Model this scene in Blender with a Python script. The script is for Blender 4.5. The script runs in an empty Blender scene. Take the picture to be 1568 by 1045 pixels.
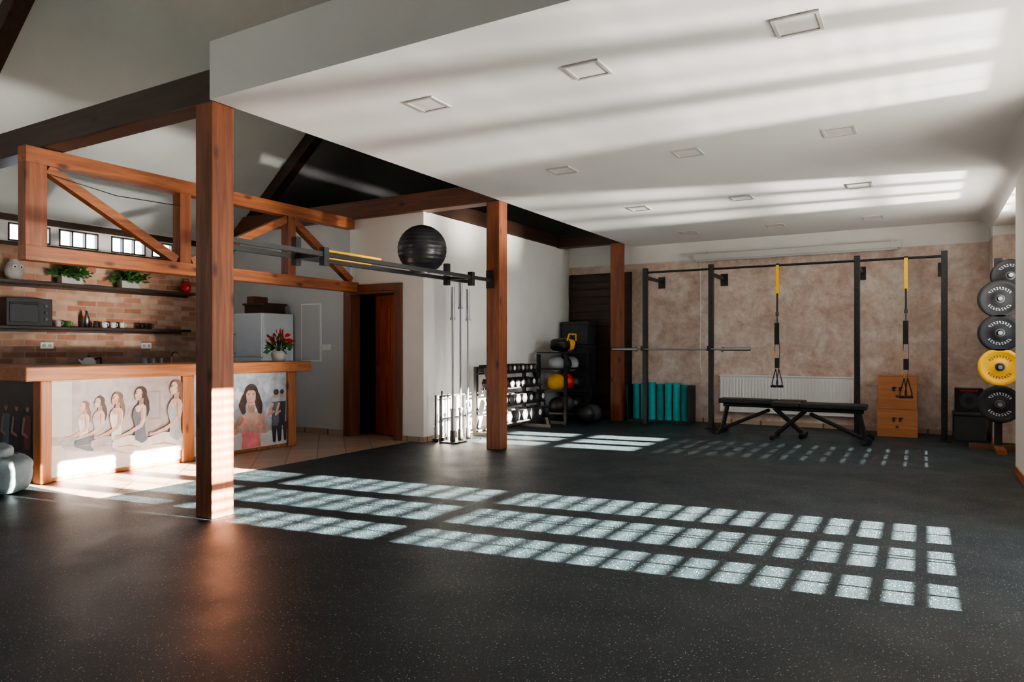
import bpy, math, random
from mathutils import Vector, Matrix, noise as mnoise
random.seed(7)
scene = bpy.context.scene
try:
    scene.view_settings.look = 'AgX - Medium High Contrast'
except Exception as ex:
    print(ex)
H = 1.25
# ------------------------------------------------------------------ materials
def new_mat(name):
    m = bpy.data.materials.new(name); m.use_nodes = True
    nt = m.node_tree; b = nt.nodes["Principled BSDF"]
    return m, nt, b
def coords(nt, scale=(1,1,1), rot=(0,0,0)):
    tc = nt.nodes.new("ShaderNodeTexCoord"); mp = nt.nodes.new("ShaderNodeMapping")
    mp.inputs["Scale"].default_value = scale; mp.inputs["Rotation"].default_value = rot
    nt.links.new(tc.outputs["Object"], mp.inputs["Vector"]); return mp.outputs["Vector"]
def noise(nt, vec, scale, detail=4, rough=.55, dist=0.0):
    n = nt.nodes.new("ShaderNodeTexNoise"); n.inputs["Scale"].default_value = scale
    n.inputs["Detail"].default_value = detail; n.inputs["Roughness"].default_value = rough
    n.inputs["Distortion"].default_value = dist; nt.links.new(vec, n.inputs["Vector"]); return n
def ramp(nt, fac, stops):
    r = nt.nodes.new("ShaderNodeValToRGB"); e = r.color_ramp.elements
    while len(e) < len(stops): e.new(0.5)
    for i, (p, c) in enumerate(stops):
        e[i].position = p; e[i].color = (*c, 1)
    nt.links.new(fac, r.inputs["Fac"]); return r.outputs["Color"]
def bump(nt, b, fac, strength=.2, dist=.01):
    bp = nt.nodes.new("ShaderNodeBump"); bp.inputs["Strength"].default_value = strength
    bp.inputs["Distance"].default_value = dist
    nt.links.new(fac, bp.inputs["Height"]); nt.links.new(bp.outputs["Normal"], b.inputs["Normal"])
def mix(nt, fac, a, c, mode='MIX'):
    m = nt.nodes.new("ShaderNodeMix"); m.data_type = 'RGBA'; m.blend_type = mode
    if isinstance(fac, float): m.inputs[0].default_value = fac
    else: nt.links.new(fac, m.inputs[0])
    for sock, val in ((m.inputs[6], a), (m.inputs[7], c)):
        if isinstance(val, tuple): sock.default_value = (*val, 1)
        else: nt.links.new(val, sock)
    return m.outputs[2]
def simple(name, col, rough=.5, metal=0.0, var=.12, sc=8.0, bmp=0.0):
    m, nt, b = new_mat(name)
    n = noise(nt, coords(nt), sc)
    lo = tuple(max(0, c*(1-var)) for c in col); hi = tuple(min(1, c*(1+var)) for c in col)
    nt.links.new(ramp(nt, n.outputs["Fac"], [(.3, lo), (.7, hi)]), b.inputs["Base Color"])
    b.inputs["Roughness"].default_value = rough; b.inputs["Metallic"].default_value = metal
    if bmp: bump(nt, b, n.outputs["Fac"], bmp)
    return m
def wood(name, axis, c1, c2, rough=.42, knots=True):
    m, nt, b = new_mat(name)
    s = [14.0, 14.0, 14.0]; s[axis] = 0.9
    v = coords(nt, tuple(s))
    n = noise(nt, v, 1.6, 6, .6, .6)
    col = ramp(nt, n.outputs["Fac"], [(.30, c1), (.55, tuple((a+d)/2 for a, d in zip(c1, c2))), (.75, c2)])
    if knots:
        s2 = [5.0, 5.0, 5.0]; s2[axis] = 2.2
        vo = nt.nodes.new("ShaderNodeTexVoronoi"); vo.inputs["Scale"].default_value = 1.0
        nt.links.new(coords(nt, tuple(s2)), vo.inputs["Vector"])
        k = ramp(nt, vo.outputs["Distance"], [(.07, (.25, .2, .16)), (.17, (1, 1, 1))])
        col = mix(nt, 1.0, col, k, 'MULTIPLY')
    nt.links.new(col, b.inputs["Base Color"]); b.inputs["Roughness"].default_value = rough
    bump(nt, b, n.outputs["Fac"], .15, .005)
    return m
WC1, WC2 = (.12, .032, .012), (.34, .105, .036)
woodX = wood("wood_beam_x", 0, (.07, .024, .012), (.17, .062, .030)); woodY = wood("wood_beam_y", 1, (.15, .042, .014), (.42, .14, .045)); woodZ = wood("wood_beam_z", 2, WC1, WC2)
dwX = wood("dark_wood_x", 0, (.022, .011, .007), (.06, .028, .016)); dwY = wood("dark_wood_y", 1, (.022, .011, .007), (.06, .028, .016)); dwZ = wood("dark_wood_z", 2, (.03, .013, .008), (.075, .03, .016))
cwY = wood("counter_wood_y", 1, (.24, .08, .026), (.50, .19, .07)); cwZ = wood("counter_wood_z", 2, (.24, .08, .026), (.50, .19, .07))
doorW = wood("door_wood", 2, (.30, .055, .012), (.60, .14, .025), .3, False)
frameW = wood("door_frame_wood", 2, (.10, .032, .015), (.21, .075, .035), .4, False)
plyW = wood("plywood", 0, (.32, .125, .045), (.48, .20, .075), .5, False)

def rubber():
    m, nt, b = new_mat("rubber_floor")
    v = coords(nt)
    n = noise(nt, v, 1.3, 5)
    base = ramp(nt, n.outputs["Fac"], [(.3, (.0065, .0145, .0185)), (.7, (.012, .022, .0275))])
    col = base
    for sc, th, c in ((56.0, .15, (.30, .38, .40)), (112.0, .21, (.15, .20, .215))):
        vo = nt.nodes.new("ShaderNodeTexVoronoi"); vo.inputs["Scale"].default_value = sc
        nt.links.new(v, vo.inputs["Vector"])
        mk = ramp(nt, vo.outputs["Distance"], [(th, (1, 1, 1)), (th+.05, (0, 0, 0))])
        sel = nt.nodes.new("ShaderNodeSeparateColor"); nt.links.new(vo.outputs["Color"], sel.inputs[0])
        g = ramp(nt, sel.outputs[0], [(.45, (0, 0, 0)), (.50, (1, 1, 1))])
        mm = mix(nt, 1.0, mk, g, 'MULTIPLY')
        col = mix(nt, mm, col, c)
    nt.links.new(col, b.inputs["Base Color"])
    n2 = noise(nt, v, 2.2, 6)
    r = ramp(nt, n2.outputs["Fac"], [(.3, (.42,)*3), (.7, (.56,)*3)])
    nt.links.new(r, b.inputs["Roughness"])
    b.inputs["Specular IOR Level"].default_value = .36
    n3 = noise(nt, v, 160, 2); bump(nt, b, n3.outputs["Fac"], .25, .002)
    return m
M_rubber = rubber()
def tile_mat():
    m, nt, b = new_mat("kitchen_tile")
    v = coords(nt, (1, 1, 1), (0, 0, math.radians(45)))
    br = nt.nodes.new("ShaderNodeTexBrick"); br.offset = 0
    for k, val in (("Scale", 1.0), ("Mortar Size", .006), ("Brick Width", .33), ("Row Height", .33)): br.inputs[k].default_value = val
    br.inputs["Color1"].default_value = (.36, .25, .18, 1); br.inputs["Color2"].default_value = (.46, .34, .25, 1); br.inputs["Mortar"].default_value = (.14, .10, .08, 1)
    nt.links.new(v, br.inputs["Vector"])
    nt.links.new(br.outputs["Color"], b.inputs["Base Color"]); b.inputs["Roughness"].default_value = .32
    bump(nt, b, br.outputs["Fac"], -.2, .003); return m
M_tile = tile_mat()
def brick_mat():
    m, nt, b = new_mat("brick_cladding")
    tc = nt.nodes.new("ShaderNodeTexCoord"); sp = nt.nodes.new("ShaderNodeSeparateXYZ"); cb = nt.nodes.new("ShaderNodeCombineXYZ")
    nt.links.new(tc.outputs["Object"], sp.inputs[0]); nt.links.new(sp.outputs["Y"], cb.inputs["X"]); nt.links.new(sp.outputs["Z"], cb.inputs["Y"])
    br = nt.nodes.new("ShaderNodeTexBrick")
    for k, val in (("Scale", 1.0), ("Mortar Size", .007), ("Brick Width", .25), ("Row Height", .075), ("Bias", 0.0)): br.inputs[k].default_value = val
    br.inputs["Color1"].default_value = (.42, .17, .10, 1); br.inputs["Color2"].default_value = (.66, .45, .32, 1); br.inputs["Mortar"].default_value = (.45, .38, .32, 1)
    nt.links.new(cb.outputs[0], br.inputs["Vector"])
    n = noise(nt, cb.outputs[0], 5, 5)
    c = mix(nt, .5, br.outputs["Color"], ramp(nt, n.outputs["Fac"], [(.3, (.32, .26, .22)), (.7, (1, .95, .9))]), 'MULTIPLY')
    nt.links.new(c, b.inputs["Base Color"]); b.inputs["Roughness"].default_value = .85
    bump(nt, b, br.outputs["Fac"], -.6, .01); return m
M_brick = brick_mat()
def plaster_mat():
    m, nt, b = new_mat("mottled_plaster")
    v = coords(nt)
    n1 = noise(nt, v, 2.6, 8, .68, .5); n2 = noise(nt, v, 9, 6, .7, .3)
    c = ramp(nt, n1.outputs["Fac"], [(.38, (.50, .37, .30)), (.5, (.62, .49, .41)), (.62, (.72, .63, .55))])
    c2 = ramp(nt, n2.outputs["Fac"], [(.35, (.74, .70, .68)), (.62, (1, 1, 1))])
    nt.links.new(mix(nt, .9, c, c2, 'MULTIPLY'), b.inputs["Base Color"]); b.inputs["Roughness"].default_value = .45
    bump(nt, b, n2.outputs["Fac"], .2, .006); return m
M_plaster = plaster_mat()
M_white = simple("white_wall_paint", (.82, .79, .75), .75, var=.03, sc=3)
M_ceil = simple("ceiling_paint", (.87, .85, .83), .8, var=.02, sc=2)
M_vault = simple("vault_paint", (.60, .62, .60), .85, var=.04, sc=2)
M_vaultShade = simple("vault_paint_shaded", (.13, .13, .13), .85, var=.04, sc=2)  # unlit shade above the storage room put into the vault colour
M_lowBounce = simple("low_bounce_wall_paint", (.16, .155, .15), .8, var=.05, sc=2)  # kept dark so unseen walls near the camera bounce less light
M_grey = simple("grey_wall_paint", (.55, .54, .53), .75, var=.04, sc=3)
M_black = simple("black_powder_coat", (.010, .010, .011), .42, var=.2)
M_steel = simple("chrome_steel", (.36, .36, .37), .36, 1.0, var=.05)
M_dsteel = simple("dark_steel", (.10, .10, .105), .4, .8, var=.1)
M_blk_rub = simple("black_rubber", (.009, .009, .010), .75, var=.2, sc=20)
M_vinyl = simple("black_vinyl", (.012, .012, .013), .5, var=.1)
M_blk_gloss = simple("black_gloss_vinyl", (.016, .016, .018), .34, var=.1)
M_yellow = simple("yellow_rubber", (.80, .42, .006), .45, var=.06)
M_red = simple("red_rubber", (.55, .02, .015), .4, var=.08)
M_teal = simple("teal_foam", (.02, .42, .42), .7, var=.12, sc=14)
M_tealD = simple("teal_foam_dark", (.01, .26, .27), .75, var=.12)
M_whiteP = simple("white_plastic", (.82, .81, .79), .35, var=.02)
M_screen = simple("screen_housing", (.60, .60, .56), .45, var=.02)
M_enamel = simple("radiator_enamel", (.84, .82, .79), .3, var=.02)
M_lampF = simple("lamp_trim", (.48, .46, .44), .4, var=.03)
M_lampI = simple("lamp_diffuser", (.80, .77, .73), .5, var=.03)
M_slat = simple("blind_slat", (.62, .60, .58), .6, var=.05)
M_grey_ball = simple("grey_rubber", (.42, .43, .44), .5, var=.08)
M_green = simple("leaf_green", (.045, .14, .03), .5, var=.4, sc=30)
M_pot = simple("ceramic_pot", (.42, .40, .37), .4, var=.1)
M_ground = simple("pale_ground", (.84, .81, .77), .9, var=.06, sc=.6)
M_dark = simple("dark_grey", (.04, .04, .045), .6)  # plain dark grey for straps, crates, balls and lettering
M_letter = simple("white_lettering", (.75, .75, .75), .5, var=.02)
M_bag = simple("bag_fabric", (.26, .34, .38), .75, var=.25, sc=6, bmp=.3)
M_fridge = simple("fridge_enamel", (.74, .80, .84), .3, var=.02)

# ------------------------------------------------------------------ mesh builder
class MB:
    def __init__(s): s.v=[]; s.f=[]; s.m=[]; s.s=[]; s.mats=[]
    def add(s, vs, fs, mat, smooth=False, M=None):
        if mat not in s.mats: s.mats.append(mat)
        i = s.mats.index(mat); o = len(s.v)
        for p in vs:
            p = Vector(p); s.v.append(M @ p if M else p)
        for f in fs: s.f.append([a+o for a in f]); s.m.append(i); s.s.append(smooth)
    def box(s, x0,x1,y0,y1,z0,z1, mat, M=None):
        vs=[(x0,y0,z0),(x1,y0,z0),(x1,y1,z0),(x0,y1,z0),(x0,y0,z1),(x1,y0,z1),(x1,y1,z1),(x0,y1,z1)]
        s.add(vs,[(3,2,1,0),(4,5,6,7),(0,1,5,4),(1,2,6,5),(2,3,7,6),(3,0,4,7)],mat,False,M)
    def frame(s,p0,p1):
        d=(Vector(p1)-Vector(p0)); L=d.length; d=d/L
        up=Vector((0,0,1)) if abs(d.z)<.95 else Vector((1,0,0))
        a=d.cross(up).normalized(); b=a.cross(d).normalized(); return d,a,b,L
    def beam(s,p0,p1,w,h,mat):
        d,a,b,L=s.frame(p0,p1); p0=Vector(p0); p1=Vector(p1); vs=[]
        for p in (p0,p1):
            for i,j in ((-1,-1),(1,-1),(1,1),(-1,1)): vs.append(p+a*(i*w/2)+b*(j*h/2))
        s.add(vs,[(0,1,2,3),(7,6,5,4),(0,4,5,1),(1,5,6,2),(2,6,7,3),(3,7,4,0)],mat)
    def cyl(s,p0,p1,r,mat,r1=None,n=16,cap=True,smooth=True,M=None):
        r1=r if r1 is None else r1; d,a,b,L=s.frame(p0,p1); p0=Vector(p0);p1=Vector(p1); A=[];B=[]
        for i in range(n):
            t=2*math.pi*i/n; o=a*math.cos(t)+b*math.sin(t); A.append(p0+o*r); B.append(p1+o*r1)
        s.add(A+B,[(i,(i+1)%n,n+(i+1)%n,n+i) for i in range(n)],mat,smooth,M)
        if cap:
            s.add(A,[tuple(range(n))[::-1]],mat,False,M); s.add(B,[tuple(range(n))],mat,False,M)
    def tube(s,pts,r,mat,n=8):
        for i in range(len(pts)-1): s.cyl(pts[i],pts[i+1],r,mat,n=n)
        for p in pts[1:-1]: s.sph(p,r,mat,n=n)
    def sph(s,c,r,mat,sc=(1,1,1),n=16,M=None):
        prof=[(math.sin(math.pi*i/n)*r, -math.cos(math.pi*i/n)*r*sc[2]) for i in range(n+1)]
        s.lathe(c,prof,mat,n=2*n if n<20 else n,sx=sc[0],sy=sc[1],M=M)
    def sup(s,c,r,mat,e=.6,wr=.0,rot=0,n=40):
        f=lambda x: math.copysign(abs(x)**e,x); vs=[]; fs=[]; c=Vector(c); R=Matrix.Rotation(rot,4,'Z')
        for j in range(n+1):
            ph=-math.pi/2+math.pi*j/n
            for i in range(n):
                t=2*math.pi*i/n
                p=Vector((r[0]*f(math.cos(ph))*f(math.cos(t)),r[1]*f(math.cos(ph))*f(math.sin(t)),r[2]*f(math.sin(ph))))
                if wr: p*=1+wr*mnoise.noise(p*9)
                p=R@p; p.z=max(p.z,-r[2]); vs.append(c+p)
        for j in range(n):
            for i in range(n):
                k=(i+1)%n; fs.append((j*n+i,j*n+k,(j+1)*n+k,(j+1)*n+i))
        s.add(vs,fs,mat,True)
    def lathe(s,c,prof,mat,n=24,sx=1,sy=1,M=None):
        vs=[];fs=[]; c=Vector(c)
        for (r,z) in prof:
            for i in range(n):
                t=2*math.pi*i/n; vs.append(c+Vector((r*sx*math.cos(t),r*sy*math.sin(t),z)))
        for j in range(len(prof)-1):
            for i in range(n):
                k=(i+1)%n; fs.append((j*n+i,j*n+k,(j+1)*n+k,(j+1)*n+i))
        s.add(vs,fs,mat,True,M)
    def prism(s,prof,axis,a0,a1,mat,smooth=False):
        n=len(prof); vs=[]
        for a in (a0,a1):
            for (p,q) in prof:
                vs.append((p,a,q) if axis==1 else (a,p,q) if axis==0 else (p,q,a))
        s.add(vs,[(i,(i+1)%n,n+(i+1)%n,n+i) for i in range(n)]+[tuple(range(n))[::-1],tuple(range(n,2*n))],mat,smooth)
    def leaves(s,c,r,n,mat,size=.05,sz=1.0):
        c=Vector(c)
        for _ in range(n):
            d=Vector((random.gauss(0,1),random.gauss(0,1),random.gauss(0,1)*sz)).normalized()*r*random.uniform(.4,1)
            d.z=abs(d.z)*sz if random.random()<.75 else d.z*.4
            e=d.normalized(); a=e.cross(Vector((random.random(),random.random(),.3))).normalized()
            L=size*random.uniform(.7,1.3); p=c+d
            s.add([p,p+e*L*.5+a*L*.3,p+e*L,p+e*L*.5-a*L*.3],[(0,1,2,3)],mat)
    def build(s,name,bevel=0,seg=2,fix=True):
        xs=[p.x for p in s.v]; ys=[p.y for p in s.v]; zs=[p.z for p in s.v]
        o=Vector(((min(xs)+max(xs))/2,(min(ys)+max(ys))/2,min(zs)))
        me=bpy.data.meshes.new(name); me.from_pydata([p-o for p in s.v],[],s.f)
        for m in s.mats: me.materials.append(m)
        me.polygons.foreach_set("material_index",s.m); me.polygons.foreach_set("use_smooth",s.s)
        me.update()
        if fix:
            import bmesh
            bm=bmesh.new(); bm.from_mesh(me); bmesh.ops.recalc_face_normals(bm,faces=bm.faces); bm.to_mesh(me); bm.free()
        ob=bpy.data.objects.new(name,me); ob.location=o; scene.collection.objects.link(ob)
        if bevel:
            md=ob.modifiers.new("bevel",'BEVEL'); md.width=bevel; md.segments=seg; md.limit_method='ANGLE'; md.angle_limit=math.radians(50)
        return ob
def wbox(name,*a):
    b=MB(); b.box(*a); return b.build(name)

XL, XR, YB, YF = -9.6, .8, 11.9, -4.0
XG = 1.15
# ------------------------------------------------------------------ shell
b=MB(); b.prism([(XL-.3,YF-.3),(XR+.5,YF-.3),(XR+.5,YB+.3),(-5.9,YB+.3),(-5.9,3.3),(XL-.3,3.3)],2,-.1,0,M_rubber); b.build("floor")
b=MB(); b.box(XL-.3,-5.9,3.3,YB+.3,-.1,0,M_tile); b.build("floor_kitchen")
ZB=2.74
b=MB()
b.box(-5.7,XR,YB,YB+.25,0,ZB,M_plaster); b.box(-5.7,XR,YB,YB+.25,ZB,3.3,M_white); b.build("wall_back")
wbox("wall_back",XL-.12,-5.7,YB,YB+.25,0,3.3,M_white)
b=MB(); b.prism([(XL-.12,3.3),(1.5,3.3),(1.5,3.4),(-4.4,7.5)],1,YB,YB+.25,M_vaultShade); b.build("wall_gable_back")
# right wall with niches
N1=(3.98,6.02); N2=(8.6,11.25); N0=(-3.4,-2.6); ZL=2.86
for y0,y1 in ((YF-.3,N0[0]),(N0[1],N1[0]),(N1[1],N2[0]),(N2[1],YB)):
    b=MB(); b.box(XR,XG+.12,y0,y1,0,ZB,M_plaster if y0>11 else (M_white if y0>5 else M_lowBounce)); b.box(XR,XG+.12,y0,y1,ZB,ZL,M_white); b.build("wall_right")
wbox("wall_right",XR,XG+.12,YF-.3,YB+.25,ZL,3.35,M_white)
wbox("wall_right",XG-.02,XG+.12,10.15,N2[1],0,ZL,M_white)
for n in (N0,N1,(N2[0],10.15)): wbox("wall_right",XG,XG+.12,n[0],n[1],0,.27,M_white)
# left wall with strip windows
wins=[(4.3,4.78),(4.885,5.385),(5.56,6.05),(6.147,6.47)]
b=MB(); z0,z1=2.56,2.78
b.box(XL-.12,XL,YF-.3,YB+.25,0,z0,M_white); b.box(XL-.12,XL,YF-.3,YB+.25,z1,2.9,M_white)
ys=[YF-.3]+[v for w in wins for v in w]+[YB+.25]
for i in range(0,len(ys),2): b.box(XL-.12,XL,ys[i],ys[i+1],z0,z1,M_white)
b.build("wall_left")
wbox("wall_left_brick",XL,XL+.02,2.6,6.85,0,2.5,M_brick)
for i,(y0,y1) in enumerate(wins):
    b=MB(); t=.018
    b.box(XL-.05,XL+.01,y0,y0+t,z0,z1,dwZ); b.box(XL-.05,XL+.01,y1-t,y1,z0,z1,dwZ)
    b.box(XL-.05,XL+.01,y0,y1,z0,z0+t,dwZ); b.box(XL-.05,XL+.01,y0,y1,z1-t,z1,dwZ)
    k=2 if y1-y0<.45 else 3
    for j in range(1,k): yy=y0+(y1-y0)*j/k; b.box(XL-.05,XL+.01,yy-.01,yy+.01,z0,z1,dwZ)
    b.build("window_%d"%(i+1))
b=MB(); b.box(XL,XL+.03,2.6,7.4,2.80,2.88,dwY); b.box(XL,XL+.05,2.6,7.4,2.50,2.545,dwY); b.build("trim_1")
# front wall (behind camera) with an opening added for fill light
b=MB()
b.box(XL-.12,-8.6,YF-.2,YF,0,3.3,M_lowBounce); b.box(-7.6,XR+.47,YF-.2,YF,0,3.3,M_lowBounce)
b.box(-8.6,-7.6,YF-.2,YF,0,.8,M_lowBounce); b.box(-8.6,-7.6,YF-.2,YF,2.4,3.3,M_lowBounce)
b.prism([(XL-.12,3.3),(1.5,3.3),(1.5,3.4),(-4.4,7.5)],1,YF-.2,YF,M_lowBounce)
b.build("wall_front")
# storage-room walls
WD=7.45
b=MB()
b.box(XL,-7.0,WD,WD+.15,0,3.06,M_grey); b.box(-6.15,-5.7,WD,WD+.15,0,3.06,M_white); b.box(-7.0,-6.15,WD,WD+.15,2.03,3.06,M_white)
b.build("wall_door_side")
wbox("wall_storage",-5.85,-5.7,WD+.15,YB,0,3.06,M_white)
wbox("storage_dark_lid",XL,-5.85,WD+.15,YB,3.0,3.06,M_vaultShade)  # unseen lid added to keep the storage room dark behind the door
# roof
b=MB()
e=.84
b.prism([(XL-.12,2.9-.1),(-4.4,2.9+e*5.2),(-4.4,3.15+e*5.2),(XL-.12,3.05)],1,YF-.3,7.48,M_vault)
b.prism([(XL-.12,2.9-.1),(-4.4,2.9+e*5.2),(-4.4,3.15+e*5.2),(XL-.12,3.05)],1,7.48,YB+.4,M_vaultShade)
b.prism([(-4.4,2.9+e*5.2),(1.6,3.25),(1.6,3.5),(-4.4,3.15+e*5.2)],1,YF-.3,YB+.4,M_vault)
b.build("ceiling_vault")
# dropped ceiling
XS=-4.46; YS=3.3; ZC=3.05
b=MB(); b.box(XS,XR+.1,YS,YB,ZC,ZC+.42,M_ceil)
arc=[(XR-.15+.15*math.sin(t*math.pi/16), ZC-.15+.15*math.cos(t*math.pi/16)) for t in range(9)]
vs=[];n=len(arc)
for y in (YS,YB):
    for p in arc: vs.append((p[0],y,p[1]))
b.add(vs,[(i,i+1,n+i+1,n+i) for i in range(n-1)],M_ceil,True)
b.build("ceiling",fix=False)
for x in (-3.15,-1.87,-.6):
    for y in (4.17,6.41,8.66,10.85):
        b=MB(); r=.125; t=.02
        b.box(x-r,x+r,y-r,y-r+t,ZC-.012,ZC,M_lampF); b.box(x-r,x+r,y+r-t,y+r,ZC-.012,ZC,M_lampF)
        b.box(x-r,x-r+t,y-r+t,y+r-t,ZC-.012,ZC,M_lampF); b.box(x+r-t,x+r,y-r+t,y+r-t,ZC-.012,ZC,M_lampF)
        b.box(x-r+t,x+r-t,y-r+t,y+r-t,ZC-.005,ZC,M_lampI); b.build("recessed_ceiling_light")
# ------------------------------------------------------------------ posts, beams, truss
for y in (3.32,7.34,11.33):
    b=MB(); b.box(-4.65,-4.461,y,y+.19,0,ZC,woodZ); b.build("wooden_post",.008)
for i,y in enumerate((3.33,7.36,11.36)):
    b=MB(); b.box(XL+.01,XS-.002,y,y+.2,ZC+.001,ZC+.24,dwX if i!=1 else woodX); b.build("ceiling_tie_beam",.01)
b=MB(); b.box(-5.9,-5.68,7.57,11.35,3.07,3.28,dwY); b.build("wall_plate_beam",.01)
for y in (3.36,7.4,11.4):
    b=MB(); b.beam((XL+.02,y+.08,2.9-.09),(-4.5,y+.08,2.9+e*5.1-.09),.16,.2,dwX); b.build("roof_rafter",.008)
XT=-6.9
b=MB()
def chord(y0,y1,za,zb): b.box(XT-.07,XT+.07,y0,y1,za,zb,woodY)
chord(3.2,7.36,2.9,3.045); chord(3.2,7.445,2.03,2.165)
for y,w in ((3.2,.18),(4.70,.13),(6.18,.12)): b.box(XT-.065,XT+.065,y,y+w,2.165,2.9,woodZ)
b.beam((XT,3.40,2.88),(XT,4.68,2.19),.09,.09,woodY)
b.beam((XT,6.18,2.86),(XT,4.86,2.19),.09,.09,woodY)
b.beam((XT,6.30,2.86),(XT,7.34,2.19),.09,.09,woodY)
b.tube([(XT+.08,3.4,2.82),(XT+.08,4.0,2.74),(XT+.08,4.7,2.76)],.005,M_black,6)
b.build("roof_truss",.006)
# joist ends
b=MB()
for y in (7.6,8.4,9.2,10.0): b.box(-7.2,-5.91,y,y+.1,3.07,3.17,dwX)
b.build("ceiling_joist_row")
# ------------------------------------------------------------------ windows right
def big_window(name, ya, yb, mull, zs, ztop):
    b=MB(); xa,xb=XG+.02,XG+.08
    for (m0,m1) in mull: b.box(xa,xb,m0,m1,.27,ZL,dwZ)
    b.box(xa,xb,ya,yb,.27,.30,dwY); b.box(xa,xb,ya,yb,ztop,ZL,dwY)
    for z,h in zs: b.box(xa,xb,ya,yb,z,z+h,dwY)
    b.build(name)
def blinds(ya,yb,secs):
    b=MB()
    for za,zb,pitch,op in secs:
        z=za
        while z<zb: b.box(XG-.012,XG-.008,ya,yb,z,z+op,M_slat); z+=pitch
    for y in (ya+.1,(ya+yb)/2,yb-.1): b.box(XG-.016,XG-.0125,y-.01,y+.01,secs[0][0],secs[-1][1],M_slat)
    b.build("window_blind")
big_window("window_5",N1[0],N1[1],[(3.98,4.10),(4.5,4.7),(5.2,5.4),(5.9,6.02),(4.295,4.307),(4.945,4.957),(5.645,5.657)],[(1.29,.05),(1.98,.04)],2.72)
blinds(N1[0]+.005,N1[1]-.005,((.282,1.28,.062,.024),(1.38,1.97,.078,.034),(2.03,2.72,.064,.024)))
big_window("window_6",N2[0],10.15,[(8.6,8.68),(9.05,9.2),(9.55,9.7),(10.07,10.15)],[(1.25,.06),(1.62,.07),(2.0,.07),(2.36,.05)],2.72)
blinds(N2[0]+.005,10.145,((.282,1.25,.062,.0590),))
big_window("window_7",N0[0],N0[1],[(-3.4,-3.3),(-3.05,-2.95),(-2.7,-2.6)],[(1.4,.08)],2.72)  # unseen window added behind the camera for fill light
b=MB(); b.box(XG+.3,40,-25,35,-.2,-.12,M_ground); b.build("ground_outside")
b=MB(); b.box(-30,1.4,-40,YF-.5,-.2,-.12,M_ground); b.build("ground_outside")
# ------------------------------------------------------------------ door
b=MB()
for x0,x1 in ((-7.1,-7.0),(-6.15,-6.05)): b.box(x0,x1,WD-.03,WD-.001,0,2.13,frameW)
for x0,x1 in ((-6.998,-6.97),(-6.18,-6.152)): b.box(x0,x1,WD-.03,WD+.17,0,2.03,frameW)
b.box(-7.0,-6.15,WD-.03,WD-.001,2.03,2.13,frameW); b.box(-6.97,-6.18,WD-.03,WD+.17,2.0,2.028,frameW)
b.build("trim_door",.004)
Md=Matrix.Translation((-6.185,WD+.17,0))@Matrix.Rotation(math.radians(-20),4,'Z')
b=MB(); W=.77
b.box(-W,0,0,.04,.01,2.0,doorW,Md)
for x0,x1,a,c in ((-W+.1,-W+.36,.15,.85),(-.36,-.1,.15,.85),(-W+.1,-W+.36,1.0,1.85),(-.36,-.1,1.0,1.85)):
    for q in ((x0,x1,a,a+.025),(x0,x1,c-.025,c),(x0,x0+.025,a,c),(x1-.025,x1,a,c)): b.box(q[0],q[1],-.014,0,q[2],q[3],doorW,Md)
    b.box(x0+.05,x1-.05,-.01,0,a+.05,c-.05,doorW,Md)
b.cyl((-W+.05,-.06,1.02),(-W+.17,-.06,1.02),.009,M_steel,M=Md); b.cyl((-W+.05,-.06,1.02),(-W+.05,0,1.02),.009,M_steel,M=Md)
b.build("door_1")
b=MB(); b.box(XL,-7.1,WD-.012,WD,0,.08,M_tile); b.build("baseboard_door_side")
b=MB(); b.box(-6.05,-5.7,WD-.012,WD,0,.07,M_tile); b.box(-5.7,-5.688,WD-.012,YB,0,.07,M_tile); b.build("baseboard_storage")
b=MB(); b.box(-4.4,XR,YB-.012,YB,0,.07,M_tile); b.build("baseboard_back")
b=MB()
for y0,y1 in ((N0[1],N1[0]),(N1[1],N2[0]),(N2[1],YB-.012)): b.box(XR-.012,XR,y0,y1,0,.08,woodY)
b.build("baseboard_right")
# dark wood shutter at far left of back wall
b=MB(); b.box(-5.68,-4.47,YB-.05,YB-.002,0.0,.12,dwX)
z=.12
while z<2.58: b.box(-5.68,-4.47,YB-.05,YB-.002,z+.006,z+.135,dwX); z+=.137
b.box(-5.68,-4.47,YB-.03,YB-.003,0,2.6,M_black)
b.build("wooden_shutter")
# ------------------------------------------------------------------ bar counter
XF=-6.95
b=MB()
b.box(-7.55,-6.83,3.2,6.56,.95,1.08,cwY); b.box(-8.6,-7.55,3.2,3.8,.95,1.08,cwY)
for y0,y1 in ((3.37,3.47),(4.80,4.94),(6.27,6.40)): b.box(XF-.12,XF+.02,y0,y1,0,.95,cwZ)
b.box(XF-.08,XF-.02,3.47,6.27,.0,.95,cwZ); b.box(-8.55,XF-.12,3.40,3.46,0,.95,cwZ)
b.box(XF-.6,XF-.08,6.28,6.38,0,.95,cwZ)
b.build("bar_counter",.012)
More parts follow.
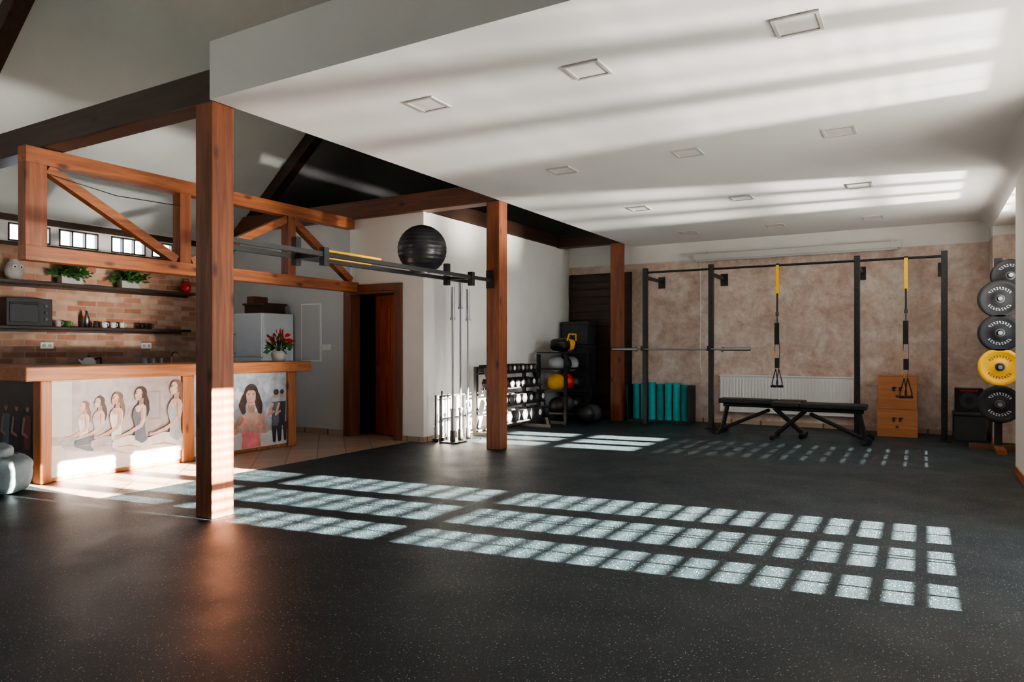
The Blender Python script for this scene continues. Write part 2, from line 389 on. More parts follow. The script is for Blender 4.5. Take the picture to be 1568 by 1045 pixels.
# posters
pm={}
def pc(name,c,var=.10):
    if name not in pm: pm[name]=simple("print_"+name,c,.35,var=var,sc=9)
    return pm[name]
skin=pc("skin",(.50,.31,.24),.22); skin2=pc("skin_light",(.56,.39,.32),.22); hair=pc("hair",(.06,.035,.028),.4); hair2=pc("hair_light",(.15,.09,.065),.4)
pbg=pc("backdrop",(.40,.35,.35),.18); pfl=pc("pale",(.66,.61,.60)); pwd=pc("window",(.30,.26,.27)); plav=pc("lavender",(.38,.34,.39),.25); pwt=pc("white",(.66,.63,.63),.16); pgr=pc("slate",(.10,.11,.14),.3); ppk=pc("pink",(.80,.24,.24),.2); pg2=pc("grey",(.34,.36,.40),.25); pdk=pc("dark",(.03,.03,.035)); lip=pc("lip",(.45,.10,.08))
class Poster:
    def __init__(s,plane,fixed,sgn): s.b=MB(); s.k=0; s.plane=plane; s.fx=fixed; s.sg=sgn; s.tf=None
    def P(s,u,v,off):
        if s.tf:
            (cu,cv,du,dv,k,lo)=s.tf; u=du+(u-cu)*k; v=max(lo,dv+(v-cv)*k)
        return (s.fx+s.sg*off,u,v) if s.plane=='x' else (u,s.fx+s.sg*off,v)
    def poly(s,pts,mat):
        s.k+=1; off=.004+s.k*.00008; s.b.add([s.P(u,v,off) for u,v in pts],[tuple(range(len(pts)))],mat)
    def ell(s,u,v,ru,rv,mat,rot=0,n=22):
        c,q=math.cos(rot),math.sin(rot)
        s.poly([(u+ru*math.cos(t)*c-rv*math.sin(t)*q, v+ru*math.cos(t)*q+rv*math.sin(t)*c) for t in [2*math.pi*i/n for i in range(n)]],mat)
    def limb(s,pts,ws,mat):
        for i in range(len(pts)-1):
            (x0,y0),(x1,y1)=pts[i],pts[i+1]; L=math.hypot(x1-x0,y1-y0); nx,ny=-(y1-y0)/L,(x1-x0)/L
            s.poly([(x0+nx*ws[i],y0+ny*ws[i]),(x1+nx*ws[i+1],y1+ny*ws[i+1]),(x1-nx*ws[i+1],y1-ny*ws[i+1]),(x0-nx*ws[i],y0-ny*ws[i])],mat)
            s.ell(x1,y1,ws[i+1],ws[i+1],mat)
        s.ell(pts[0][0],pts[0][1],ws[0],ws[0],mat)
    def seated(s,x,z,k,top,bot,sk,hr):
        T=lambda a,c:(x+a*k,z+c*k)
        sh=pc("skin_shadow",(.36,.22,.17),.2); bs=pc("fabric_shade",(.46,.42,.43),.2)
        s.limb([T(.05,.55),T(.08,.48),T(.092,.41),T(.085,.35)],[.030*k,.024*k,.017*k,.005*k],hr)
        # crossed legs: far shin, near thigh to a raised knee, near shin folded back under, feet
        s.limb([T(.06,.045),T(-.08,.035),T(-.20,.06)],[.03*k,.034*k,.026*k],bs)
        s.limb([T(.05,.085),T(-.10,.125),T(-.22,.115)],[.070*k,.056*k,.036*k],bot)
        s.limb([T(-.22,.100),T(-.10,.045),T(.02,.025)],[.034*k,.030*k,.020*k],bot)
        s.limb([T(-.20,.083),T(-.09,.085),T(.02,.055)],[.004*k,.005*k,.003*k],sh)
        s.limb([T(.02,.020),T(.085,.016),T(.12,.026)],[.018*k,.013*k,.009*k],sk)
        s.poly([T(-.02,.46),T(.03,.475),T(.068,.45),T(.082,.41),T(.078,.34),T(.060,.27),T(.068,.18),T(.085,.12),T(.03,.09),T(-.035,.13),T(-.045,.17),T(-.035,.25),T(-.050,.31),T(-.064,.36),T(-.05,.42)],top)
        s.poly([T(0,.44),T(.045,.45),T(.048,.53),T(.0,.505)],sh)
        s.poly([T(-.035,.44),T(.0,.458),T(.05,.465),T(.065,.44),T(.035,.425),T(.0,.385),T(-.03,.40)],sk)
        s.limb([T(.045,.425),T(.045,.31),T(.02,.26)],[.027*k,.022*k,.019*k],sk); s.limb([T(.02,.26),T(-.09,.205),T(-.185,.175)],[.019*k,.015*k,.010*k],sk)
        s.limb([T(.030,.42),T(.030,.31)],[.008*k,.006*k],sh)
        for q in (-.006,0,.006): s.limb([T(-.19,.174+q),T(-.225,.175+q*1.8)],[.006*k,.004*k],sk)
        s.ell(*T(.028,.575),.052*k,.057*k,hr)
        s.poly([T(-.012,.612),T(-.030,.59),T(-.033,.568),T(-.046,.550),T(-.038,.543),T(-.039,.531),T(-.033,.523),T(-.033,.510),T(-.018,.500),T(.010,.507),T(.030,.53),T(.034,.575),T(.02,.608)],sk)
        s.ell(*T(.026,.555),.008*k,.012*k,sh); s.limb([T(-.030,.567),T(-.018,.569)],[.0025*k,.0025*k],hair); s.limb([T(-.030,.580),T(-.013,.583)],[.0025*k,.0025*k],hair); s.ell(*T(-.032,.527),.006*k,.003*k,lip)
p=Poster('x',XF-.019,1)
p.b.box(XF-.019,XF-.016,3.475,4.795,.045,.945,pbg)
p.poly([(3.475,.045),(4.795,.045),(4.795,.30),(3.475,.34)],pfl)
p.poly([(3.475,.93),(3.66,.93),(3.66,.42),(3.475,.42)],pc("backdrop_light",(.52,.47,.46)))
p.poly([(4.42,.80),(4.56,.80),(4.56,.50),(4.42,.50)],pwd); p.poly([(4.435,.785),(4.545,.785),(4.545,.52),(4.435,.52)],pc("window_pale",(.36,.34,.35)))
p.seated(3.76,.26,.76,pwt,pg2,skin2,hair2); p.seated(3.90,.24,.85,plav,pgr,skin2,hair)
p.seated(4.07,.21,.95,pwt,plav,skin,hair2); p.seated(4.31,.17,1.08,pgr,pwt,skin2,hair)
p.seated(4.70,.14,1.22,pg2,pwt,skin2,hair2)
p.b.build("poster",fix=False)
p=Poster('x',XF-.019,1)
p.b.box(XF-.019,XF-.016,4.945,6.265,.045,.945,pc("bg2",(.36,.39,.43),.3))
for i in range(26):
    p.ell(random.uniform(5.05,6.15),random.uniform(.3,.83),random.uniform(.03,.09),random.uniform(.03,.1),[pg2,pfl,pc("bg3",(.28,.30,.34)),pc("bg4",(.48,.50,.54))][i%4])
p.poly([(4.945,.045),(6.265,.045),(6.265,.22),(4.945,.26)],pfl)
for (x,k,t,bt) in ((5.22,.7,pdk,pgr),(6.10,.8,pgr,pdk),(6.19,.62,pdk,pdk)):
    p.limb([(x-.03,.1),(x-.03,.30)],[.03*k,.05*k],bt); p.limb([(x+.05,.1),(x+.04,.30)],[.03*k,.05*k],bt)
    p.poly([(x-.09*k,.58),(x+.10*k,.58),(x+.07*k,.28),(x-.07*k,.28)],t); p.ell(x,.67,.045*k,.06*k,skin); p.ell(x,.70,.05*k,.045*k,hair)
    p.limb([(x-.08*k,.55),(x-.16*k,.42),(x-.05*k,.46)],[.03*k,.024*k,.02*k],skin)
x=5.72; sh=pc("skin_shadow",(.36,.22,.17),.2); p.tf=(5.72,.76,5.72,.66,1.3,.05)
p.limb([(x-.07,.76),(x-.10,.69),(x-.085,.63)],[.035,.038,.025],hair); p.limb([(x+.06,.77),(x+.088,.68),(x+.10,.62)],[.035,.04,.025],hair)
p.ell(x,.79,.080,.092,hair)
p.poly([(x-.12,.585),(x-.07,.60),(x+.07,.605),(x+.125,.58),(x+.125,.48),(x+.10,.38),(x+.11,.27),(x-.11,.27),(x-.095,.38),(x-.12,.48)],ppk)
p.poly([(x-.035,.56),(x+.04,.56),(x+.038,.69),(x-.035,.69)],sh); p.poly([(x-.10,.595),(x-.03,.62),(x+.04,.62),(x+.10,.60),(x+.05,.53),(x,.50),(x-.05,.53)],skin)
p.poly([(x-.058,.79),(x-.052,.73),(x-.035,.69),(x-.005,.675),(x+.026,.69),(x+.046,.73),(x+.052,.79),(x+.03,.835),(x-.03,.835)],skin)
p.poly([(x-.065,.80),(x-.02,.85),(x+.06,.835),(x+.065,.79),(x+.03,.82),(x-.03,.822)],hair)
for dx in (-.030,.020): p.ell(x+dx,.772,.009,.004,pwt); p.ell(x+dx,.772,.0045,.0045,hair); p.limb([(x+dx-.013,.787),(x+dx+.013,.788)],[.0025,.0025],hair)
p.ell(x-.008,.743,.009,.005,sh); p.ell(x-.006,.716,.022,.009,lip); p.ell(x-.006,.719,.017,.004,pwt)
p.limb([(x+.12,.56),(x+.17,.46),(x+.165,.44)],[.034,.030,.028],skin); p.limb([(x+.165,.44),(x+.02,.455),(x-.12,.475)],[.028,.024,.018],skin)
p.limb([(x-.12,.56),(x-.19,.47),(x-.18,.455)],[.034,.029,.027],sh); p.limb([(x-.18,.455),(x-.05,.49),(x+.05,.51)],[.026,.023,.018],skin)
for (hx,hz,sg) in ((x-.14,.48,-1),(x+.075,.515,1)):
    p.ell(hx,hz,.026,.020,skin)
    for k in range(4): p.ell(hx+sg*.016,hz+.015-k*.010,.012,.005,sh if k%2 else skin)
    p.ell(hx,hz+.020,.012,.006,skin)
p.b.build("poster",fix=False)
p=Poster('y',3.396,-1)
p.b.box(-8.54,-7.08,3.392,3.396,.045,.94,pc("night",(.035,.03,.032)))
for i in range(6):
    x=-8.2+i*.2
    p.limb([(x,.15),(x,.35)],[.03,.06],pdk); p.poly([(x-.07,.62),(x+.07,.62),(x+.05,.3),(x-.05,.3)],[pgr,pdk,pc("wine",(.12,.03,.03))][i%3])
    p.ell(x,.70,.035,.05,pc("skin_dim",(.25,.13,.09))); p.ell(x,.725,.04,.035,hair); p.limb([(x-.06,.58),(x-.09,.45),(x,.42)],[.02,.018,.012],pc("skin_dim",(.25,.13,.09)))
p.b.build("poster",fix=False)
# gym bag
b=MB()
b.sup((-6.95,3.0,.17),(.33,.19,.17),M_bag,.55,.14,.12)
b.sup((-6.88,2.96,.36),(.20,.13,.07),M_bag,.7,.2,-.2)
b.sup((-6.80,2.87,.13),(.14,.07,.10),pc("bag_white",(.48,.52,.54)),.5,.1,.1)
b.tube([(-7.12,2.80,.26),(-7.06,2.77,.38),(-6.92,2.78,.45),(-6.78,2.8,.38),(-6.72,2.83,.24)],.012,M_dark)
for q in (-7.08,-6.80): b.tube([(q,2.80,.03),(q,2.79,.2),(q,2.84,.33),(q,2.96,.36),(q,3.12,.33)],.011,M_dark)
b.build("gym_bag")
# ------------------------------------------------------------------ kitchen
XW=XL+.024
b=MB(); b.box(XW,-9.0,3.3,6.84,0,.86,M_grey); b.box(XW,-8.96,3.3,6.84,.86,.90,dwY)
for y in (3.9,4.5,5.1,5.7,6.3): b.box(-9.0,-8.985,y-.28,y+.28,.1,.82,dwZ)
b.build("kitchen_cabinet",.004)
for z,y1 in ((2.03,6.7),(1.48,6.6)):
    b=MB(); b.box(XW,-9.34,3.5,y1,z,z+.035,dwY)
    b.box(XW,XW+.01,3.5,y1,z-.03,z,dwY); b.build("wall_shelf",.003)
def pot_plant(x,y,z,w):
    b=MB(); b.box(x-.06,x+.06,y-w,y+w,z,z+.1,M_pot); b.box(x-.05,x+.05,y-w+.01,y+w-.01,z+.1,z+.104,M_dark)
    for q in (-w*.8,-w*.3,w*.3,w*.8): b.leaves((x+.02,y+q,z+.12),.13,70,M_green,.07)
    b.build("potted_plant")
pot_plant(-9.42,4.93,2.066,.13); pot_plant(-9.42,5.70,2.066,.13)
b=MB(); b.lathe((-9.45,4.30,2.066),[(0,0),(.06,0),(.095,.06),(.10,.12),(.07,.2),(.045,.23),(.05,.25),(0,.25)],M_pot)
for q in (-.035,.035): b.cyl((-9.37,4.30+q,2.23),(-9.355,4.30+q,2.22),.025,M_whiteP); b.sph((-9.35,4.30+q,2.22),.01,M_black,n=8)
b.build("owl_vase")
b=MB(); b.lathe((-9.44,6.58,2.066),[(0,0),(.05,0),(.07,.05),(.07,.12),(.03,.17),(0,.17)],M_red)
b.tube([(-9.44,6.52,2.2),(-9.44,6.54,2.27),(-9.44,6.62,2.27),(-9.44,6.64,2.2)],.005,M_black); b.build("red_lantern")
b=MB(); b.box(-9.57,-9.3,4.15,4.66,1.517,1.85,M_black); b.box(-9.302,-9.29,4.18,4.5,1.56,1.80,M_blk_gloss); b.cyl((-9.28,4.2,1.78),(-9.28,4.48,1.78),.008,M_dsteel)
for z in (1.6,1.68,1.76): b.cyl((-9.3,4.58,z),(-9.28,4.58,z),.018,M_dsteel)
b.build("toaster_oven",.008)
def mug(x,y,z,m,s=1):
    b=MB(); b.lathe((x,y,z),[(0,0),(.03*s,0),(.037*s,.08*s),(.033*s,.08*s),(.027*s,.01),(0,.01)],m,16)
    b.tube([(x,y+.034*s,z+.065*s),(x,y+.06*s,z+.06*s),(x,y+.058*s,z+.03*s),(x,y+.03*s,z+.02*s)],.005,m,6); b.build("coffee_mug")
for i,(y,m) in enumerate(((4.80,M_pot),(4.92,M_green),(5.38,M_whiteP),(5.50,M_whiteP),(5.62,M_whiteP),(5.9,M_black),(6.02,M_black))): mug(-9.45,y,1.516,m)
b=MB(); b.lathe((-9.45,5.15,1.516),[(0,0),(.035,0),(.035,.13),(.014,.17),(.014,.22),(0,.22)],M_steel,16); b.build("glass_bottle")
b=MB(); b.lathe((-9.45,5.27,1.516),[(0,0),(.03,0),(.032,.02),(.032,.06),(.022,.07),(.026,.072),(.026,.09),(0,.09)],M_dark,16); b.build("spice_jar")
b=MB(); b.lathe((-9.3,5.1,.901),[(0,0),(.09,0),(.095,.05),(.075,.18),(.05,.22),(0,.23)],M_whiteP,20); b.sph((-9.3,5.1,1.14),.015,M_black,n=8)
b.tube([(-9.3,5.16,1.1),(-9.3,5.25,1.12),(-9.3,5.26,1.0),(-9.3,5.19,.95)],.012,M_black); b.cyl((-9.3,5.03,1.05),(-9.3,4.97,1.1),.02,M_whiteP,.01); b.build("electric_kettle")
b=MB(); b.cyl((-9.45,6.35,.901),(-9.45,6.35,1.12),.012,M_steel); b.tube([(-9.45,6.35,1.12),(-9.42,6.35,1.17),(-9.35,6.35,1.19),(-9.28,6.35,1.16),(-9.26,6.35,1.1)],.011,M_steel); b.build("kitchen_faucet")
for y,m in ((5.85,M_steel),(5.97,M_steel),(6.09,M_steel)):
    b=MB(); b.lathe((-9.3,y,.901),[(0,0),(.045,0),(.045,.2),(.02,.22),(0,.22)],m,16); b.build("steel_canister")
for y in (4.73,6.05):
    b=MB(); b.box(XL+.0205,XL+.03,y-.075,y+.075,1.24,1.32,M_whiteP)
    for q in (-.037,.037): b.cyl((XL+.03,y+q,1.28),(XL+.034,y+q,1.28),.022,M_pot)
    b.build("power_outlet")
b=MB(); b.box(-8.7,-8.1,6.86,7.42,0.02,1.75,M_fridge); b.box(-8.7,-8.1,6.83,6.855,.05,1.1,M_fridge); b.box(-8.7,-8.1,6.83,6.855,1.12,1.74,M_fridge)
b.box(-8.68,-8.12,6.87,7.4,0,.02,M_black)
for z0_,z1_ in ((.7,1.05),(1.17,1.45)): b.cyl((-8.65,6.79,z0_),(-8.65,6.79,z1_),.01,M_steel); b.cyl((-8.65,6.79,z0_),(-8.65,6.83,z0_),.008,M_steel); b.cyl((-8.65,6.79,z1_),(-8.65,6.83,z1_),.008,M_steel)
b.build("refrigerator",.01)
b=MB(); b.box(-8.6,-8.2,6.95,7.35,1.751,1.90,dwX); b.box(-8.62,-8.18,6.93,7.37,1.87,1.90,dwX); b.box(-8.55,-8.4,6.95,7.2,1.90,2.0,woodX); b.build("storage_box")
b=MB(); b.box(-7.95,-7.55,WD-.02,WD-.001,1.05,1.9,M_whiteP); b.box(-7.93,-7.57,WD-.024,WD-.02,1.07,1.88,M_grey); b.build("notice_board")
b=MB()
for i in range(3): b.box(-7.62+i*.09+.0,-7.545+i*.09,WD-.012,WD-.0005,1.22,1.30,M_whiteP); b.box(-7.605+i*.09,-7.56+i*.09,WD-.016,WD-.012,1.235,1.285,M_whiteP)
b.build("light_switch")
b=MB(); b.lathe((-7.05,6.22,1.081),[(0,0),(.07,0),(.09,.05),(.095,.10),(.085,.13),(.075,.13),(.07,.1),(0,.1)],M_pot,20)
for i in range(14):
    a=random.uniform(0,6.28); q=(-7.05+.09*math.cos(a),6.22+.09*math.sin(a),1.08+random.uniform(.22,.33)); b.cyl((-7.05,6.22,1.18),q,.004,M_green,n=6)
b.leaves((-7.05,6.22,1.24),.12,90,M_green,.08); b.leaves((-7.05,6.22,1.31),.13,60,M_red,.07)
b.build("potted_poinsettia")
b=MB(); b.sph((-8.2,WD-.16,2.22),.07,M_whiteP,(1,1,.8)); b.cyl((-8.2,WD-.001,2.24),(-8.2,WD-.1,2.24),.012,M_steel); b.cyl((-8.2,WD-.001,2.24),(-8.2,WD-.015,2.24),.04,M_steel); b.build("wall_lamp")
# ------------------------------------------------------------------ pull-up rig between posts
b=MB()
for x in (-4.58,-4.93):
    b.beam((x,3.515 if x>-4.6 else 3.6,2.08),(x,7.335,2.08),.04,.04,M_black)
for y in (3.6,4.55,6.9): b.beam((-4.93,y,2.08),(-4.58,y,2.08),.04,.04,M_black)
for y in (4.55,6.9): b.box(-4.96,-4.90,y-.03,y+.03,2.0,2.26,M_black); b.box(-4.61,-4.55,y-.03,y+.03,1.98,2.14,M_black)
b.box(-4.64,-4.54,3.512,3.53,1.98,2.2,M_black); b.box(-4.64,-4.54,7.32,7.338,1.98,2.2,M_black)
b.build("pull_up_bar_rig")
b=MB(); b.tube([(-4.93,4.6,2.115),(-4.93,5.55,2.115)],.013,M_yellow); b.tube([(-4.58,4.6,2.115),(-4.58,5.3,2.115)],.013,M_yellow); b.tube([(-4.93,4.6,2.115),(-4.76,4.59,2.112),(-4.58,4.6,2.115)],.013,M_yellow); b.build("resistance_band")
b=MB(); n=96; R=.268; prof=[]
for i in range(n+1):
    t=math.pi*i/n; r=R*(1+.006*math.cos(t*34)*(1 if .2<i/n<.8 else .2)); prof.append((max(0,math.sin(t)*r),-math.cos(t)*r))
b.lathe((0,0,0),prof,M_blk_gloss,48)
ob=b.build("exercise_ball"); ob.location=(-4.755,6.19,2.103+.228-.268)
# ------------------------------------------------------------------ barbell stand, storage
def barbell(p0,p1,name="barbell"):
    b=MB(); p0=Vector(p0);p1=Vector(p1); d=(p1-p0).normalized()
    b.cyl(p0+d*.42,p1-d*.42,.014,M_steel)
    for a,s in ((p0,1),(p1,-1)):
        b.cyl(a,a+d*s*.40,.025,M_steel); b.cyl(a+d*s*.40,a+d*s*.43,.036,M_steel)
    return b.build(name)
xs=-5.35
for i,(y,l) in enumerate(((7.62,2.05),(7.80,2.2),(7.98,2.05))): barbell((xs,y,.02),(xs,y,l))
b=MB(); b.box(xs-.12,xs+.12,7.5,8.12,0,.018,M_dsteel)
for y in (7.62,7.80,7.98):
    b.cyl((xs,y,.018),(xs,y,.16),.036,M_dsteel,cap=False)
for y in (7.51,8.09): b.box(xs-.14,xs-.12,y,y+.02,0,.62,M_dsteel); b.box(xs-.14,xs+.12,y,y+.02,0,.02,M_dsteel)
b.box(xs-.14,xs-.12,7.51,8.11,.60,.62,M_dsteel); b.box(xs-.14,xs-.12,7.51,8.11,.30,.32,M_dsteel)
b.build("barbell_stand")
for i,y in enumerate((7.58,7.72,7.86)):
    b=MB(); b.cyl((-5.6,y,.04),(-5.6,y,.62+.05*(i%2)),.013,M_dsteel); b.cyl((-5.6,y,0),(-5.6,y,.04),.04,M_black); b.cyl((-5.6,y,.05),(-5.6,y,.2),.024,M_steel); b.build("short_bar")
# dumbbell rack
b=MB(); ya,yb=8.4,9.85; xb,xf=-5.55,-5.02
for y in (ya,yb-.05):
    b.box(xb,xf,y,y+.05,0,.05,M_black); b.beam((xb+.04,y+.025,.05),(xb+.04,y+.025,.98),.05,.05,M_black)
    b.beam((xf-.04,y+.025,.05),(xb+.2,y+.025,.96),.05,.05,M_black)
tiers=[(.18,-5.17),(.42,-5.24),(.66,-5.31),(.88,-5.38)]
for z,x in tiers:
    for o in (-.09,.09): b.beam((x+o,ya,z),(x+o,yb,z),.04,.025,M_black)
b.build("dumbbell_rack",.003)
b=MB()
for ti,(z,x) in enumerate(tiers):
    r=.092-.009*ti; ny=int(1.2/(r*2-.012))
    for j in range(ny):
        y=ya+.15+j*(1.15/(ny-1)) ; zz=z+.0135+r*.87
        b.cyl((x-.07,y,zz),(x+.07,y,zz),.015,M_steel,n=10)
        for s_ in (-1,1):
            b.cyl((x+s_*.06,y,zz),(x+s_*.14,y,zz),r*.95,M_blk_rub,n=6,smooth=False); b.cyl((x+s_*.14,y,zz),(x+s_*.144,y,zz),r*.5,M_steel if j%2 else M_grey,n=16)
b.build("dumbbell_set")
# medicine ball rack
b=MB(); ya,yb=10.3,11.3
for y in (ya,yb):
    b.beam((-5.5,y,0),(-5.5,y,1.15),.05,.05,M_black); b.beam((-5.0,y,0),(-5.0,y,1.15),.05,.05,M_black); b.beam((-5.5,y,.03),(-5.0,y,.03),.04,.05,M_black)
for z in (.18,.55,.90):
    for x in (-5.38,-5.12): b.beam((x,ya,z),(x,yb,z),.03,.03,M_black)
    for y in (ya,yb): b.beam((-5.5,y,z),(-5.0,y,z),.03,.03,M_black)
b.box(-5.52,-4.98,ya-.02,yb+.02,1.16,1.18,M_black)
b.build("medicine_ball_rack")
def ball(x,y,z,r,m):
    b=MB(); b.sph((x,y,z+r),r,m,n=20)
    b.cyl((x,y-r*.06,z+r),(x,y+r*.06,z+r),r*1.004,M_dark,n=40,cap=False); b.build("medicine_ball")
for z,row in ((.18,((10.48,M_black,.145),(10.80,M_dark,.15),(11.12,M_black,.14))),(.55,((10.47,M_yellow,.155),(10.80,M_red,.155),(11.12,M_black,.14))),(.90,((10.46,M_grey_ball,.135),(10.76,M_black,.13),(11.04,M_grey_ball,.13)))):
    for y,m,r in row:
        hz=z+.016+math.sqrt(max(.0001,r**2-.115**2))-r
        ball(-5.25,y,hz,r,m)
ball(-4.80,10.62,0,.16,M_black)
ball(-4.82,10.98,0,.15,M_dark)
b=MB(); b.sup((-5.25,10.75,1.30),(.17,.34,.11),M_black,.7,.1); b.sup((-5.25,10.75,1.30),(.176,.20,.113),M_yellow,.7,.1)
b.tube([(-5.1,10.55,1.37),(-5.08,10.6,1.48),(-5.08,10.85,1.48),(-5.1,10.9,1.37)],.014,M_yellow); b.build("sandbag")
b=MB()
for y0,y1,z0_,z1_ in ((11.37,11.8,0,.45),(11.37,11.8,.46,.9),(11.37,11.8,.91,1.3),(11.40,11.78,1.31,1.72)):
    b.box(-5.62,-5.12,y0,y1,z0_,z1_,M_dark); b.box(-5.64,-5.10,y0-.02,y1+.0,z1_-.05,z1_-.01,M_dark)
b.build("stacked_storage_box",.01)
# ------------------------------------------------------------------ teal mats
b=MB(); b.box(-4.38,-3.30,11.42,11.78,0,.03,M_black)
for x in (-4.38,-3.32): b.box(x,x+.02,11.42,11.78,.03,.62,M_black)
b.box(-4.38,-3.30,11.76,11.78,.03,.62,M_black); b.build("mat_rack")
for i in range(7):
    x=-4.27+i*.142; m=M_teal if i%3 else M_tealD; h=.60+.015*(i%3)
    b=MB(); pts=[];N=70
    for k in range(N+1):
        t=k/N*4.5*2*math.pi; r=.012+.054*k/N; pts.append((x+r*math.cos(t),11.58+r*math.sin(t)))
    vs=[(p_[0],p_[1],.031) for p_ in pts]+[(p_[0],p_[1],.031+h) for p_ in pts]
    b.add(vs,[(k,k+1,N+2+k,N+1+k) for k in range(N)],m,True)
    b.cyl((x,11.58,.033),(x,11.58,.02+h),.063,m,n=24); b.build("rolled_exercise_mat",fix=False)
# ------------------------------------------------------------------ power rig
YR=11.05
b=MB()
for x in (-3.92,-2.85,-.80,.25):
    b.box(x-.037,x+.037,YR-.037,YR+.037,.01,2.55,M_black); b.box(x-.07,x+.07,YR-.09,YR+.09,0,.012,M_black)
    b.beam((x,YR,2.40),(x,YB-.02,2.40),.05,.05,M_black); b.box(x-.06,x+.06,YB-.02,YB-.001,2.28,2.48,M_black)
    for k in range(22): b.cyl((x,YR-.0385,.2+k*.1),(x,YR-.037,.2+k*.1),.006,M_dsteel,n=8)
for x0,x1 in ((-3.92,-2.85),(-2.85,-.80),(-.80,.25)):
    b.cyl((x0,YR,2.48),(x1,YR,2.48),.017,M_black)
for x in (-3.92,-2.85): b.box(x-.03,x+.03,YR-.14,YR-.037,1.20,1.213,M_black); b.box(x-.03,x+.03,YR-.15,YR-.14,1.20,1.28,M_black)
b.build("power_rack_rig",.004)
barbell((-4.46,YR-.085,1.228),(-2.24,YR-.085,1.228))
def trx(x,zb):
    b=MB(); y=YR-.045
    b.box(x-.024,x+.024,y+.02,y+.07,2.499,2.506,M_black)
    b.box(x-.024,x+.024,y+.018,y+.022,2.4,2.506,M_black)
    b.box(x-.022,x+.022,y+.012,y+.017,2.02,2.48,M_yellow)
    b.box(x-.012,x+.012,y-.004,y+.004,1.75,2.06,M_black); b.box(x-.022,x+.022,y-.01,y+.01,1.72,1.78,M_dsteel)
    for s_,yo in ((-1,-.006),(1,.006)):
        b.beam((x,y+yo,1.74),(x+s_*.035,y+yo,1.2),.024,.006,M_black); b.beam((x+s_*.035,y+yo,1.2),(x+s_*.02,y+yo,zb+.28),.026,.006,M_yellow if s_<0 else M_black)
        b.tube([(x+s_*.02,y+yo,zb+.28),(x+s_*.07,y+yo,zb+.07),(x+s_*.065,y+yo,zb+.02)],.008,M_black,6); b.tube([(x+s_*.02,y+yo,zb+.28),(x-s_*.01,y+yo,zb+.07),(x,y+yo,zb+.02)],.008,M_black,6)
        b.cyl((x-.005,y+yo-.03*(s_<0),zb+.02),(x+s_*.085,y+yo-.03*(s_<0),zb+.02),.018,M_blk_rub)
    b.box(x-.035,x+.03,y-.03,y-.01,1.30,1.62,M_blk_rub); b.box(x-.03,x+.035,y-.03,y-.01,.95,1.1,M_blk_rub)
    b.build("suspension_trainer")
trx(-1.865,.66); trx(-.198,.56)
# projector screen
b=MB(); b.box(-3.32,-.3,11.76,11.85,2.73,2.82,M_screen); b.box(-3.34,-3.32,11.75,11.86,2.72,2.83,M_screen); b.box(-.3,-.28,11.75,11.86,2.72,2.83,M_screen)
b.box(-3.3,-.32,11.77,11.80,2.695,2.73,M_lampF)
for x in (-3.2,-.4): b.box(x,x+.04,11.8,YB-.001,2.82,2.86,M_whiteP)
b.tube([(-3.25,11.88,2.72),(-3.24,11.88,1.8),(-3.25,11.88,1.0),(-3.22,11.88,.8)],.005,M_whiteP,6); b.build("projector_screen",.008)
# radiator
b=MB(); b.box(-2.9,-.9,11.80,11.86,.2,.8,M_enamel)
for i in range(40): x=-2.875+i*.05; b.box(x-.013,x+.013,11.785,11.80,.24,.76,M_enamel)
b.box(-2.91,-.89,11.78,11.88,.785,.805,M_enamel)
for x in (-2.6,-1.2): b.box(x,x+.04,11.86,YB-.001,.3,.6,M_enamel)
b.tube([(-.88,11.83,.25),(-.8,11.83,.25),(-.8,11.83,0)],.01,M_enamel); b.build("radiator",.004)
# benches
def bench(xc,yc,flip):
    b=MB(); f=flip
    b.box(xc-.60,xc+.20,yc-.14,yc+.14,.44,.51,M_vinyl) if f>0 else b.box(xc-.20,xc+.60,yc-.14,yc+.14,.44,.51,M_vinyl)
    b.box(xc+.22,xc+.58,yc-.13,yc+.13,.44,.51,M_vinyl) if f>0 else b.box(xc-.58,xc-.22,yc-.13,yc+.13,.44,.51,M_vinyl)
    b.beam((xc-.56,yc,.41),(xc+.56,yc,.41),.06,.05,M_black)
    b.beam((xc-f*.50,yc,.40),(xc-f*.58,yc,.03),.06,.06,M_black); b.beam((xc-f*.58,yc-.28,.03),(xc-f*.58,yc+.28,.03),.06,.06,M_black)
    b.beam((xc+f*.15,yc,.40),(xc+f*.55,yc,.04),.06,.06,M_black); b.beam((xc+f*.55,yc-.25,.03),(xc+f*.55,yc+.25,.03),.06,.06,M_black)
    b.beam((xc-f*.56,yc,.06),(xc+f*.1,yc,.36),.05,.05,M_black)
    for s_ in (-1,1): b.cyl((xc-f*.62,yc+s_*.2,.05),(xc-f*.62,yc+s_*.26,.05),.05,M_blk_rub)
    b.build("weight_bench",.015)
bench(-2.0,10.62,1); bench(-1.22,10.25,-1)
# plyo boxes, speaker
def plyo(x0,x1,y0,y1,z0_,z1_):
    b=MB(); b.box(x0,x1,y0,y1,z0_,z1_,plyW); cx=(x0+x1)/2; cz=(z0_+z1_)/2
    for a,c in ((-.06,-.02),(.02,.06)): b.box(cx+a,cx+c-.005,y0-.002,y0,cz+.01,cz+.07,M_dark); b.box(cx+a,cx+c+.015,y0-.002,y0,cz+.055,cz+.07,M_dark)
    b.cyl((cx,y0-.002,cz-.06),(cx,y0,cz-.06),.02,M_dark)
    b.box(x0+.01,x1-.01,y0-.0015,y0,z1_-.014,z1_-.010,M_dark); b.build("plyometric_box",.004)
plyo(-.56,-.06,11.25,11.75,0,.40); plyo(-.55,-.07,11.25,11.73,.401,.86)
b=MB(); b.box(.36,.74,11.25,11.65,0,.38,M_dark); b.box(.35,.75,11.24,11.66,.33,.36,M_black); b.build("storage_crate",.01)
